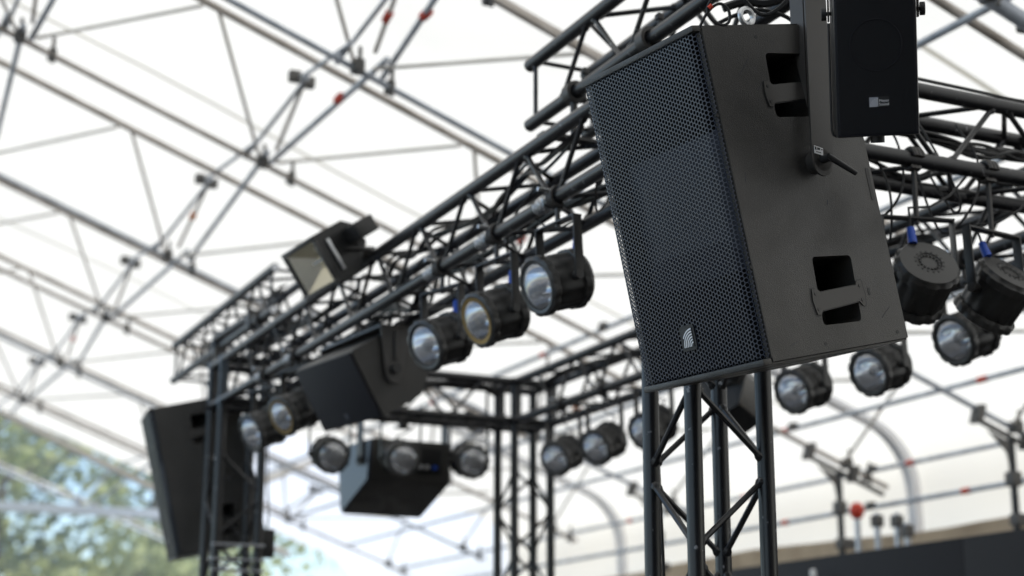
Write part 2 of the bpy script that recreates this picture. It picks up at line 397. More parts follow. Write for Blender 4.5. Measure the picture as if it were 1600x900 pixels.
for j in range(K+1):
    n = -6 + 18*j/K
    for z in (1.47+EYE+.03*sin(n*1.1), 2.7, 2.3): vs.append((.03*sin(n*4), n, z))
mb.add(vs, [(j*3+i, (j+1)*3+i, (j+1)*3+i+1, j*3+i+1) for j in range(K) for i in range(2)])
mb.build('valance', M['canvas'], p)
for n in (-5.5, 0, 5, 10, 11.8): MB().tube((1.8, n, 0), (1.8, n, 2.72), .03, 8).build('pole', M['alu'], p)
p0 = at(1340, 797, e=5.2)
p = sthing('warning_lamp', 'red warning lamp on a thin grey tube above the tan canvas', 'warning lamp', p0.x, p0.y, -EYE)
z0 = p0.z+EYE
MB().tube((0, 0, 0), (0, 0, z0-.06), .022, 10).build('tube', M['alu'], p)
MB().lathe([(0.0, -.055), (.034, -.055), (.046, -.035), (.055, -.01), (.055, .015), (.045, .045), (.025, .062), (0, .067)], 16).build('lens', M['red'], p, inv=Matrix.Translation((0, 0, z0)) @ Matrix.Rotation(pi/2, 4, 'X'))
for px, lb in ((1371, 'short grey tube end just right of the red lamp'), (1402, 'short grey tube end farther right of the red lamp'), (1418, 'short pale tube end rightmost in the row by the red lamp')):
    q = at(px, 800 if px != 1418 else 815, e=5.3)
    t = sthing('upright_tube', lb, 'tube', q.x, q.y, -EYE, 'upright tubes by the red lamp')
    MB().tube((0, 0, 0), (0, 0, q.z+EYE), .024, 10).build('tube', M['alu'], t)
    MB().box((0, 0, q.z+EYE-.06), (.075, .08, .09), bev=.012).build('coupler', M['couple'], t)
q = at(1272, 893, e=3.9)
t = sthing('white_pipe', 'small white capped pipe at the bottom edge in front of the black panel', 'pipe', q.x, q.y, -EYE)
MB().tube((0, 0, 0), (0, 0, q.z+EYE), .021, 12).build('tube', M['white'], t)
MB().lathe([(.021, 0), (.02, .012), (.012, .02), (0, .022)], 12).build('cap', M['white'], t, inv=Matrix.Translation((0, 0, q.z+EYE)) @ Matrix.Rotation(pi/2, 4, 'X'))

# ------------------------------------------------------------------ trees beyond the open end
def tree(x, y, h, w, lm, lb, seed):
    rd = random.Random(seed)
    t = thing('broadleaf_tree', lb, 'tree', Matrix.Translation((x, y, 0)), 'trees beyond the open end of the tent')
    b = MB(); pts = [(0, 0, -.05)]
    for i in range(1, 6): pts.append((rd.uniform(-.2, .2)*i*.3, rd.uniform(-.2, .2)*i*.3, h*.8*i/5))
    for i in range(5): b.tube(pts[i], pts[i+1], .22*(1-i/6), 8, .22*(1-(i+1)/6), caps=False)
    tips = []
    for i in range(16):
        k = rd.uniform(.25, .95); base = Vector(pts[min(4, int(k*5))]).lerp(Vector(pts[min(5, int(k*5)+1)]), k*5 % 1)
        a = rd.uniform(0, 2*pi); L = w*.5*rd.uniform(.5, 1)*(1.15-.55*k)
        tip = base + Vector((cos(a)*L, sin(a)*L, rd.uniform(.1, .6)*L)); b.tube(base, tip, .07, 6, .02, caps=False); tips.append(tip)
    b.build('trunk', M['bark'], t)
    f = MB()
    for tip in tips + [Vector(pts[-1])]:
        for c in range(5):
            cc = tip + Vector((rd.gauss(0, .7), rd.gauss(0, .7), rd.gauss(0, .5)))*(w/5)
            for _ in range(34):
                d = Vector((rd.gauss(0, 1), rd.gauss(0, 1), rd.gauss(0, .8)))*(w*.075); o = cc + d
                n = (d.normalized() + Vector((rd.uniform(-.7, .7), rd.uniform(-.7, .7), rd.uniform(-.1, 1)))).normalized()
                u = n.orthogonal().normalized(); v = n.cross(u); s = rd.uniform(.09, .19)
                f.add([o-u*s, o-v*s*.6, o+u*s, o+v*s*.6], [(0, 1, 2, 3)])
    f.build('crown', lm, t, smooth=False)
TREES = [(-15.5, 34, 8.6, 5.5, 'leaf_a', 'yellow-green tree at the left edge below the roof sheet'),
         (-12.2, 37, 9.6, 5.0, 'leaf_b', 'dark green tree behind the yellow-green one at the left edge'),
         (-10.3, 33, 7.2, 4.6, 'leaf_a', 'light green tree just left of the far loudspeaker'),
         (-8.4, 39, 9.2, 5.0, 'leaf_c', 'mid green tree half behind the far loudspeaker'),
         (-6.6, 34, 4.6, 4.0, 'leaf_a', 'light green tree between the left tower legs'),
         (-4.9, 37, 3.3, 3.2, 'leaf_b', 'dark tree right of the left tower at the bottom edge'),
         (-19.0, 40, 10.4, 6.0, 'leaf_c', 'tall green tree cut by the left edge'),
         (-14.0, 44, 11.0, 6.5, 'leaf_b', 'tall dark tree at the back of the left group')]
for i, (x, y, h, w, lm, lb) in enumerate(TREES): tree(x, y, h*1.28, w*1.12, M[lm], lb, 40+i)

# ------------------------------------------------------------------ truss builder (rig axes, local)
def rod(p, q, r):                                # a lacing rod with weld beads where it meets the chords
    mb = MB(); d = (q-p).normalized(); L = (q-p).length; x = d.orthogonal().normalized(); y = d.cross(x); vs = []
    prof = [(0, 1.75), (.012, 1.7), (.019, 1.25), (.024, 1), (L-.024, 1), (L-.019, 1.25), (L-.012, 1.7), (L, 1.75)]
    for t, k in prof: vs += [p + d*t + (x*cos(2*pi*i/8) + y*sin(2*pi*i/8))*r*k for i in range(8)]
    return mb.add(vs, [(j*8+i, j*8+(i+1) % 8, (j+1)*8+(i+1) % 8, (j+1)*8+i) for j in range(len(prof)-1) for i in range(8)])
def truss(root, p0, axis, L, off=(0, 0, 0), phase=0.0, m='truss', ends=True, step=.25):
    ax = {'e': (Vector((1, 0, 0)), Vector((0, 1, 0)), Vector((0, 0, 1))), 'n': (Vector((0, 1, 0)), Vector((1, 0, 0)), Vector((0, 0, 1))),
          'z': (Vector((0, 0, 1)), Vector((1, 0, 0)), Vector((0, 1, 0)))}[axis]
    D, U, V = ax; p0 = Vector(p0); s = S_TRUSS
    cs = [(0, 0), (1, 0), (1, 1), (0, 1)]
    for (i, j) in cs:
        b = p0 + U*i*s + V*j*s
        MB().tube(b, b+D*L, RC, 16).build('chord', M[m], root)
    faces = [((0, 0), (1, 0)), ((1, 0), (1, 1)), ((1, 1), (0, 1)), ((0, 1), (0, 0))]
    k0 = math.ceil((0.03-phase)/step)
    for a, b in faces:
        k = k0
        while phase + (k+1)*step < L-.02:
            t0, t1 = phase+k*step+.02, phase+(k+1)*step-.02
            par = (k + a[0] + a[1]) % 2
            q0, q1 = (a, b) if par == 0 else (b, a)
            P = p0 + U*q0[0]*s + V*q0[1]*s + D*t0; Q = p0 + U*q1[0]*s + V*q1[1]*s + D*t1
            dd = (Q-P).normalized(); rod(P+dd*.018, Q-dd*.018, .009).build('brace', M[m], root)
            k += 1
        if ends:
            for t in (.05, L-.05):
                P = p0 + U*a[0]*s + V*a[1]*s + D*t; Q = p0 + U*b[0]*s + V*b[1]*s + D*t
                MB().tube(P, Q, .009, 8, caps=False).build('end_brace', M[m], root)
    if ends:
        for (i, j) in cs:
            for t in (0, L):
                b = p0 + U*i*s + V*j*s + D*t; q = D*(.006 if t else -.006)
                mb = MB(); mb.tube(b-q, b+q*.5, RC*.8, 12); mb.build('end_cap', M['rim'], root)
ZB = 1.705
NL_, LM_, OUT = 5.04, 4.93, 2.14
def tr_thing(lb, e, n, z): return sthing('box_truss', lb, 'truss', e, n, z)
t1 = tr_thing('long black box truss running from the big loudspeaker down to the left tower', 0, .265, ZB)
truss(t1, (0, 0, 0), 'n', NL_-.29, phase=.1)
t2 = tr_thing('rear black box truss over the three camera-facing lamps', .265, LM_, ZB); truss(t2, (0, 0, 0), 'e', 1.766-.29, phase=.06)
t3 = tr_thing('black box truss running from the middle tower towards the right, behind the big loudspeaker', 1.766, .265, ZB); truss(t3, (0, 0, 0), 'n', LM_-.29, phase=.12)
t4 = tr_thing('thick black box truss at the right edge, carrying cables right of the loudspeakers', .265, 0, ZB); truss(t4, (0, 0, 0), 'e', 1.766-.29, phase=.19)
t5 = tr_thing('short upper box truss with cut ends at the big loudspeaker top left corner', .125, -1.5, OUT); truss(t5, (0, 0, 0), 'n', 2.82, phase=.08, ends=True)
t6 = tr_thing('short upper box truss with pale open tube ends, sticking out past the left tower', .13, 4.56, OUT); truss(t6, (0, 0, 0), 'n', 2.22, phase=.1)
for o in list(t6.children):
    if o.name.startswith('end_cap') and o.data.vertices[0].co.y < .1:
        o.data.materials.clear(); o.data.materials.append(M['alu'])
TOW = [(0, 0, 'near black truss tower directly under the big loudspeaker'), (0, NL_, 'left black truss tower in front of the far hanging loudspeaker'),
       (1.766, LM_, 'middle black truss tower with four slim legs'), (1.766, 0, 'right black truss tower beyond the right edge')]
for e, n, lb in TOW:
    t = sthing('truss_tower', lb, 'tower', e, n, -EYE)
    H = ZB+EYE-.03
    truss(t, (0, 0, .012), 'z', H, phase=(.6675+EYE-.25) % .5, ends=False)
    MB().box((S_TRUSS/2, S_TRUSS/2, .006), (.6, .6, .012)).build('base_plate', M['truss'], t, smooth=False)
    c = MB()                                        # corner block
    for i in (0, 1):
        for j in (0, 1):
            c.tube((i*S_TRUSS, j*S_TRUSS, H-.02), (i*S_TRUSS, j*S_TRUSS, H+S_TRUSS+.055), RC, 14)
    for k in (0, 1):
        z = H+.03+k*S_TRUSS
        for i in (0, 1):
            c.tube((i*S_TRUSS, -.025, z), (i*S_TRUSS, S_TRUSS+.025, z), RC*.99, 12); c.tube((-.025, i*S_TRUSS, z), (S_TRUSS+.025, i*S_TRUSS, z), RC*.98, 12)
    c.build('corner_block', M['truss'], t)
    if n == NL_:
        for zz in (2.36, 2.42, 2.5): MB().tube((-.03, -.03, zz), (.27, -.03, zz), .008, 6).build('cross_tie', M['alu'], t)
# clamps joining the upper short trusses to the long truss below
for lb, e, n in (('black double clamp under the short upper truss at its cut end', .12, .95), ('black double clamp under the short upper truss by the big loudspeaker edge', .12, .42),
                 ('black double clamp holding the far upper truss above the left tower', .13, 4.8)):
    t = sthing('truss_clamp', lb, 'clamp', e, n, ZB+S_TRUSS, 'clamps between stacked trusses')
    c = MB(); c.lathe([(.027, -.024), (.04, -.024), (.04, .024), (.027, .024)], 16); 
    for v in c.v: v.z += .196
    c.build('jaw', M['bracket'], t)
    c = MB(); c.tube((0, 0, 0.02), (0, 0, .165), .014, 8); c.box((0, 0, .02), (.27, .05, .012)); c.build('link', M['bracket'], t)
    c = MB(); c.tube((.045, 0, .16), (.045, 0, .30), .007, 8); c.box((.045, 0, .285), (.024, .024, .02), bev=.003); c.build('bolt', M['rim'], t)

# ------------------------------------------------------------------ loudspeakers
def pose(c, yaw, tilt, rl, k=1.0):          # k enlarges about the eye: same outline, farther away
    n = Vector((-sin(yaw), -cos(yaw), 0)); r = Vector((cos(yaw), -sin(yaw), 0))
    fn = n*cos(tilt)+Vector((0, 0, -sin(tilt))); up = r.cross(-fn)
    x = r*cos(rl)+up*sin(rl); z = -r*sin(rl)+up*cos(rl); y = -fn
    x, y, z = x*k, y*k, z*k
    return Matrix(((x.x, y.x, z.x, c[0]*k), (x.y, y.y, z.y, c[1]*k), (x.z, y.z, z.z, c[2]*k+EYE), (0, 0, 0, 1)))
def hexgrille(w, h, pitch, wrap, rad, hole=.80, y0=0.0):
    mb = MB(); cw = pitch*.866; R = pitch/sqrt(3)
    flat = w/2 - rad; tot = flat + wrap
    def P(u, z, dep=0.0):
        s = 1 if u >= 0 else -1; q = abs(u)
        if q <= flat: return (u, y0+dep, z)
        t = min((q-flat)/rad, pi/2); ex = max(0, (q-flat) - rad*pi/2)
        return (s*(flat + (rad-dep)*sin(t)), y0 + rad - (rad-dep)*cos(t) + ex, z)
    nc = int(tot/cw); nr = int(h/pitch/2)
    for c in range(-nc, nc+1):
        u0 = c*cw
        for k in range(-nr-1, nr+1):
            z0 = (k+.5+(.5 if c % 2 else 0))*pitch
            if abs(z0) > h/2 - pitch*.3: continue
            out, inn, inb = [], [], []
            for i in range(6):
                a = pi/3*i; out.append(P(u0+R*cos(a), max(-h/2, min(h/2, z0+R*sin(a)))))
            for i in range(6):
                a = pi/3*i; inn.append(P(u0+R*hole*cos(a), z0+R*hole*sin(a))); inb.append(P(u0+R*hole*cos(a), z0+R*hole*sin(a), .0018))
            mb.add(out+inn+inb, [(i, (i+1) % 6, 6+(i+1) % 6, 6+i) for i in range(6)] + [(6+i, 6+(i+1) % 6, 12+(i+1) % 6, 12+i) for i in range(6)])
    return mb
def boolean(obj, cutters):
    for c in cutters:
        md = obj.modifiers.new('cut', 'BOOLEAN'); md.object = c; md.operation = 'DIFFERENCE'; md.solver = 'EXACT'
    dg = bpy.context.evaluated_depsgraph_get(); dg.update()
    me = bpy.data.meshes.new_from_object(obj.evaluated_get(dg), depsgraph=dg); obj.modifiers.clear()
    obj.data = me
    for c in cutters: bpy.data.objects.remove(c)
BW, BH, BD, TAPER = .4515, .788, .477, .026
def cabinet_mesh(name, root):
    mb = MB(); bm = bmesh.new()
    f, bk = BW/2, BW/2-TAPER*BD; y0 = .022; hz = BH/2
    vs = [bm.verts.new(p) for p in ((-f, y0, -hz), (f, y0, -hz), (f, y0, hz), (-f, y0, hz), (-bk, BD, -hz), (bk, BD, -hz), (bk, BD, hz), (-bk, BD, hz))]
    for q in ((0, 1, 2, 3), (5, 4, 7, 6), (1, 5, 6, 2), (4, 0, 3, 7), (3, 2, 6, 7), (4, 5, 1, 0)): bm.faces.new([vs[i] for i in q])
    bmesh.ops.bevel(bm, geom=bm.edges[:], offset=.006, segments=3, affect='EDGES'); bm.verts.index_update()
    mb.add([v.co.copy() for v in bm.verts], [[v.index for v in fc.verts] for fc in bm.faces]); bm.free()
    o = mb.build(name, M['cab'], root)
    cut = []
    def cutter(poly, x0, x1):
        c = MB().plate(poly, x1-x0, (x0, 0, 0), (0, 1, 0), (0, 0, 1)).build('cutter', M['cab'], root); cut.append(c)
    for s in (1, -1):
        xa, xb = (.10, .3) if s > 0 else (-.3, -.10)
        cutter(rounded([(.205, -.327), (.330, -.331), (.340, -.174), (.214, -.166)], .012), xa, xb)
        cutter(rounded([(.199, .168), (.325, .164), (.335, .318), (.207, .323)], .012), xa, xb)
    c = MB().box((0, .02, 0), (BW-.03, .20, BH-.03)).build('cutter', M['cab'], root); cut.append(c)   # hollow behind the grille
    boolean(o, cut); o.data.name = name
    o.data.shade_smooth(); o.data.set_sharp_from_angle(angle=radians(38))
    return o
def rounded(poly, r, k=4):
    out = []; n = len(poly)
    for i in range(n):
        p = Vector(poly[i]); a = (Vector(poly[i-1])-p).normalized(); b = (Vector(poly[(i+1) % n])-p).normalized()
        A, B = p+a*r, p+b*r
        for j in range(k+1):
            t = j/k; q = A*(1-t)**2 + p*2*t*(1-t) + B*t*t; out.append((q.x, q.y))
    return out
def big_speaker(root, inv, detail=True):
    cab = cabinet_mesh('cabinet', root)
    # rims above and below the grille
    for s in (1, -1):
        MB().box((0, .012, s*(BH/2-.0075)), (BW-.001, .026, .015), bev=.004).build('front_rim', M['cab'], root)
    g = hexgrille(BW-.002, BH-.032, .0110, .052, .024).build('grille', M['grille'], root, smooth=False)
    # dark baffle with a horn mouth
    bf = MB(); w, h = BW/2-.016, BH/2-.016; hx, hz = .203, .165
    bf.add([(-w, .075, -h), (w, .075, -h), (w, .075, h), (-w, .075, h), (-hx, .075, -hz), (hx, .075, -hz), (hx, .075, hz), (-hx, .075, hz)],
           [(0, 1, 5, 4), (1, 2, 6, 5), (2, 3, 7, 6), (3, 0, 4, 7)])
    b_ = bf.build('baffle', M['foam'], root, smooth=False)
    hn = MB(); hn.add([(-hx, .075, -hz), (hx, .075, -hz), (hx, .075, hz), (-hx, .075, hz), (-.13, .045, -hz*.55), (.13, .045, -hz*.55), (.13, .045, hz*.55), (-.13, .045, hz*.55)],
                      [(0, 4, 7, 3), (5, 1, 2, 6), (4, 5, 6, 7), (0, 1, 5, 4), (3, 7, 6, 2)])
    hn.build('horn', M['horn'], root, smooth=False)
    # badge with arched stripes
    bz, bx = -.2905, -.0135
    fr = MB(); P = rounded([(-.027, -.030), (.027, -.030), (.027, .030), (-.027, .030)], .008); fr.plate(P, .004, (bx, .001, bz), (1, 0, 0), (0, 0, 1))
    bd = fr.build('badge', M['pocket'], root)
    pl = MB().plate([(-.0195, -.0225), (.0195, -.0225), (.0195, .0225), (-.0195, .0225)], .0012, (bx, -.0031, bz), (1, 0, 0), (0, 0, 1)); pl.build('badge_plate', M['ink'], bd, smooth=False)
    for k in range(6):                               # quarter arcs rising from the lower right corner
        r = .011 + k*.0062; pts = []
        for i in range(12):
            t = pi/2 + (pi/2)*i/11; x, z = .0185 + r*cos(t), -.0215 + r*1.02*sin(t)
            if x >= -.0185 and z <= .0215: pts.append((x, z))
        if len(pts) < 2: continue
        st = MB()
        for (xa, za), (xb, zb) in zip(pts, pts[1:]):
            da = Vector((.0185-xa, -.0215-za)).normalized()*.0036; db = Vector((.0185-xb, -.0215-zb)).normalized()*.0036
            st.add([(bx+xa, -.0046, bz+za), (bx+xb, -.0046, bz+zb), (bx+xb+db.x, -.0046, bz+zb+db.y), (bx+xa+da.x, -.0046, bz+za+da.y)], [(0, 1, 2, 3)])
        st.build('badge_stripe', M['white'], bd, smooth=False)
    # handle bars, screws
    for s in (1, -1):
        sx = lambda y: s*(BW/2 - TAPER*y)
        for z0 in (-.2665, .2285):
            hb = MB(); yc = .272 if z0 < 0 else .264
            O = (sx(yc)-.001*s, yc, z0); 
            prof = [(-.080, -.034), (-.068, -.036), (-.062, -.026), (.062, -.018), (.072, -.030), (.080, -.028), (.084, -.004), (.080, .030), (.066, .030), (.060, .020), (-.056, .016), (-.068, .026), (-.082, .026), (-.086, 0)]
            hb.plate(prof, .004, O, (-TAPER*s, 1, 0), (0, 0, 1))
            hd = hb.build('handle', M['bracket'], root)
            MB().plate([(a*1.06, b*1.12) for a, b in prof], .0016, (O[0], yc, z0), (-TAPER*s, 1, 0), (0, 0, 1)).build('handle_recess', M['ink'], hd)
            for a, b in ((-.073, -.022), (-.073, .014), (.073, -.016), (.073, .018)):
                MB().tube((sx(yc+a), yc+a, z0+b), (sx(yc+a)+s*.0042, yc+a, z0+b), .0042, 10).build('screw', M['rim'], hd)
        if s > 0:
            for y, z in ((.019, .181), (.024, -.171), (.199, -.369), (.439, -.37), (.189, .362), (.44, .36)):
                MB().tube((sx(y)-.001, y, z), (sx(y)+.0008, y, z), .0048, 12).build('screw', M['ink'], root)
            pp = MB(); pp.plate(rounded([(.371, -.274), (.378, -.274), (.378, -.256), (.371, -.256)], .003), .003, (sx(.375)-.0022, 0, 0), (0, 1, 0), (0, 0, 1)); pp.build('slot', M['ink'], root)
            pp = MB(); pp.plate(rounded([(.452, -.05), (.462, -.05), (.462, .03), (.452, .03)], .0045), .004, (sx(.457)-.003, 0, 0), (0, 1, 0), (0, 0, 1)); pp.build('slot', M['ink'], root)
            MB().box((sx(.006)+.0003, .0255, 0), (.0012, .003, BH-.03)).build('seam', M['ink'], root, smooth=False)
    # yoke: two hanging arms, a top bar and levers
    mw = root.matrix_world; top = mw.translation.z + .80
    for s in (1,):
        px = s*(BW/2 - TAPER*.287 + .004); piv = mw @ Vector((px, .287, .052))
        X = (mw.to_3x3() @ Vector((s, 0, 0))).normalized(); X.z = 0; X.normalize()
        Y = Vector((0, 0, 1)).cross(X); Y = Y if Y.dot(mw.to_3x3() @ Vector((0, 1, 0))) > 0 else -Y
        Hh = top - piv.z
        poly = [(-.036, .02), (-.036, .10), (-.037, Hh), (.037, Hh), (.036, .10), (.036, 0)] + [(.036*cos(t), .036*sin(t)*1.2) for t in [-pi*i/12 for i in range(1, 12)]] + [(-.036, 0)]
        ar = MB().plate(poly, .006, piv+X*(.024 if s > 0 else .018), Y*(1), Vector((0, 0, 1))).build('yoke_arm', M['bracket'], root, inv=inv)
        sp = MB().tube(piv-X*.012, piv+X*.03, .030, 20).build('pivot_spacer', M['bracket'], root, inv=inv)
        fl = MB().plate([(0, .14), (.05, .34), (.05, Hh), (0, Hh)], .005, piv+X*.02-Y*.037, -X, Vector((0, 0, 1))).build('yoke_flange', M['bracket'], root, inv=inv)
        lv = MB(); a = piv+X*.03; lv.tube(a, a+X*.028, .011, 12); d = (Y*.9 - Vector((0, 0, 1))*.38).normalized()
        lv.tube(a+X*.024-d*.006, a+X*.036+d*.085, .0085, 10, .0065); lv.build('lever', M['ink'], root, inv=inv)
        if s > 0:
            sk = MB(); O = piv+X*.0312-Y*.03+Vector((0, 0, .012)); sk.plate([(0, 0), (.030, -.002), (.030, .018), (0, .021)], .0008, O, Y, Vector((0, 0, 1)))
            so_ = sk.build('sticker', M['white'], root, smooth=False, inv=inv)
            ik = MB()
            for u, v, a, b in ((.002, .010, .005, .008), (.010, .011, .010, .006), (.023, .012, .005, .003), (.006, .004, .016, .0018)):
                ik.plate([(u, v), (u+a, v), (u+a, v+b), (u, v+b)], .0004, O+X*.0009, Y, Vector((0, 0, 1)))
            ik.build('sticker_print', M['ink'], so_, smooth=False, inv=inv)
    L = mw @ Vector((-(BW/2+.02), .287, .05)); R = mw @ Vector((BW/2+.02, .287, .05)); L.z = R.z = top-.004
    d = (R-L).normalized(); MB().box((L+R)/2, ((R-L).length+.02, .074, .008), X=d, Y=Vector((0, 0, 1)).cross(d), Z=(0, 0, 1)).build('yoke_bar', M['bracket'], root, inv=inv)
    return (L+R)/2
SCUFF = [((.11, .27), (.15, .31)), ((.16, .235), (.175, .25)), ((.30, -.05), (.305, -.038)), ((.09, -.36), (.12, -.352)), ((.40, -.33), (.43, -.31)), ((.39, .22), (.40, .26)), ((.06, .02), (.065, .045))]
bigM = pose((.365, 3.735, 1.137), 1.024, .248, -.023, 1.1)
big = thing('loudspeaker', 'large black loudspeaker with a honeycomb grille hanging in sharp focus at right', 'loudspeaker', bigM, 'full-size hanging loudspeakers')
tb = big_speaker(big, bigM.inverted())
for i in range(1):
    eb = MB(); c = bigM @ Vector((.178, .215, BH/2+.031)); X = (bigM.to_3x3() @ Vector((0, 1, 0))).normalized()
    Zu = (bigM.to_3x3() @ Vector((0, 0, 1))).normalized()
    eb.path([c + X*.021*cos(t) + Zu*.021*sin(t) for t in [2*pi*k/20 for k in range(20)]], .0075, 8, closed=True)
    eb.tube(c-Zu*.021, c-Zu*.034, .009, 10); eb.build('lifting_eye', M['zinc'], big, inv=bigM.inverted())
# hanging pipe from the yoke bar to the upper truss
def hanger(lb, top, e, n, zt):
    h = FRAME.inverted() @ top
    t = sthing('hanging_pipe', lb, 'pipe', h.x, h.y, h.z-.0)
    MB().tube((0, 0, .004), (0, 0, zt-h.z+.06), .024, 12).build('pipe', M['truss'], t)
    MB().tube((0, 0, zt-h.z+.05), (e-h.x, n-h.y, zt-h.z+.05), .024, 12).build('cross_pipe', M['truss'], t)
    MB().box((e-h.x, n-h.y, zt-h.z+.02), (.07, .07, .1), bev=.01).build('clamp', M['bracket'], t)
for (ya, za), (yb, zb) in SCUFF:
    xa, xb = BW/2-TAPER*ya+.0003, BW/2-TAPER*yb+.0003
    MB().tube((xa, ya, za), (xb, yb, zb), .0007, 5).build('scuff', M['horn'], big)
hanger('black hanging pipe between the big loudspeaker yoke and the short truss above', tb, .125, -.72, OUT)
farM = pose((-1.879, 8.794, 1.164), 1.276, .244, -.028, 1.1)
far = thing('loudspeaker', 'large black loudspeaker seen from the side, out of focus by the left tower', 'loudspeaker', farM, 'full-size hanging loudspeakers')
tb2 = big_speaker(far, farM.inverted())
hanger('black hanging pipe above the far loudspeaker at the left tower', tb2, .13, 4.95, OUT)

# small wedge-shaped speakers on the trusses
def wedge(root, inv, top_z, lbl=None, back_detail=False):
    w, h, d = .576, .318, .355
    mb = MB(); prof = [(.012, -h/2), (d*.62, -h/2), (d, -h/2+.11), (d, h/2), (.012, h/2)]     # side outline (y, z)
    mb.plate(rounded(prof, .008, 2), w, (-w/2, 0, 0), (0, 1, 0), (0, 0, 1)); mb.build('cabinet', M['cab'], root)
    MB().box((0, .003, 0), (w-.008, .016, h-.008), bev=.006).build('grille', M['fascia'], root)
    MB().box((-.0, -.0055, -h/2+.045), (.035, .003, .03), bev=.001).build('badge', M['horn'], root)
    mw = root.matrix_world
    for s in (1, -1):
        piv = mw @ Vector((s*(w/2+.004), .15, 0)); X = (mw.to_3x3() @ Vector((s, 0, 0))).normalized(); X.z = 0; X.normalize()
        Y = Vector((0, 0, 1)).cross(X); Hh = top_z - piv.z
        poly = [(-.05, .03), (-.075, Hh), (.075, Hh), (.05, .03)] + [(.045*cos(t), .06*sin(t)-.0) for t in [pi*k/10 for k in range(0, -11, -1)]]
        MB().plate(poly, .006, piv+X*.012, Y, Vector((0, 0, 1))).build('yoke_arm', M['bracket'], root, inv=inv)
        MB().tube(piv-X*.006, piv+X*.045, .022, 16).build('knob', M['ink'], root, inv=inv)
        MB().box(piv+X*.021+Vector((0, 0, Hh*.55)), (.02, .016, Hh*.7), X=X, Y=Y, bev=.004).build('yoke_rib', M['bracket'], root, inv=inv)
    L = mw @ Vector((-(w/2+.016), .15, 0)); R = mw @ Vector((w/2+.016, .15, 0)); L.z = R.z = top_z
    d_ = (R-L).normalized(); yb = MB().box((L+R)/2, ((R-L).length+.016, .152, .012), X=d_, Y=Vector((0, 0, 1)).cross(d_)).build('yoke_bar', M['bracket'], root, inv=inv)
    if back_detail:
        MB().box((0, d+.003, .02), (.42, .008, .17), bev=.003).build('amplifier_panel', M['pocket'], root)
        for k in range(6): MB().box((-.2+.06*k, d+.02, .02), (.012, .04, .15), bev=.002).build('cooling_fin', M['lamp'], root)
        for x, mm in ((-.05, 'zinc'), (-.11, 'blue'), (-.16, 'zinc')): MB().tube((x, d+.006, -.05), (x, d+.03, -.05), .013, 10).build('socket', M[mm], root)
    return (L+R)/2
wM = pose((-.781, 7.285, 1.385), 1.040, .562, -.031)
w1 = thing('stage_monitor', 'black wedge loudspeaker tilted down in a yoke under the left truss', 'loudspeaker', wM, 'yoke-mounted wedge loudspeakers')
tw = wedge(w1, wM.inverted(), EYE+ZB-.06)
qa, qb = at(574, 750, n=5.2), at(702, 761, n=5.2)
w2 = sthing('stage_monitor', 'black box loudspeaker with a blue-grey left face, hung low under the rear truss', 'loudspeaker', (qa.x+qb.x)/2, 5.2, qa.z, 'yoke-mounted wedge loudspeakers')
W = qb.x-qa.x; prof = [(0, 0), (.46, -.155), (.52, .12), (.36, .26), (-.04, .245)]
MB().plate(rounded(prof, .010, 2), W-.02, (-W/2+.02, 0, 0), (0, 1, 0), (0, 0, 1)).build('cabinet', M['cab'], w2)
MB().plate(rounded([(.006, .004), (.456, -.145), (.512, .118), (.358, .252), (-.032, .238)], .008, 2), .018, (-W/2+.0015, 0, 0), (0, 1, 0), (0, 0, 1)).build('grille', M['grille'], w2)  # left panel, coloured blue-grey for the sky it reflects
MB().box((.02, -.026, .13), (.36, .008, .15), Z=(0, -.17, 1), bev=.003).build('amplifier_panel', M['pocket'], w2)
for x, mm in ((.06, 'zinc'), (.10, 'zinc'), (.15, 'blue'), (.03, 'zinc')): MB().tube((x, -.028, .09), (x, -.055, .09), .013, 10).build('socket', M[mm], w2)
for s_ in (1, -1):
    MB().box((s_*(W/2+.012), .1, .27), (.006, .10, .34), bev=.002).build('yoke_arm', M['bracket'], w2)
    MB().tube((s_*(W/2+.002), .1, .13), (s_*(W/2+.03), .1, .13), .022, 14).build('knob', M['ink'], w2)
ztop = ZB-.055-qa.z
MB().box((0, .1, .435), (W+.03, .10, .008), bev=.002).build('yoke_bar', M['bracket'], w2)
for x in (-.12, .12): MB().tube((x, .1, .435), (x, .1, .48), .012, 8).build('hanger_bolt', M['bracket'], w2)
tw2 = S((qa.x+qb.x)/2, 5.3, ZB-.04)
zy = qa.z+.48
for lb, tp in (('short black clamp above the tilted wedge loudspeaker', tw), ('short black clamp above the rear wedge loudspeaker', tw2)):
    q = FRAME.inverted() @ tp
    t = sthing('truss_clamp', lb, 'clamp', q.x, q.y, q.z, 'clamps above the wedge loudspeakers')
    MB().box((0, 0, .03), (.05, .05, .05), bev=.006).build('jaw', M['bracket'], t)
    MB().tube((-.06, 0, .012), (.06, 0, .012), .008, 8).build('bolt', M['zinc'], t)

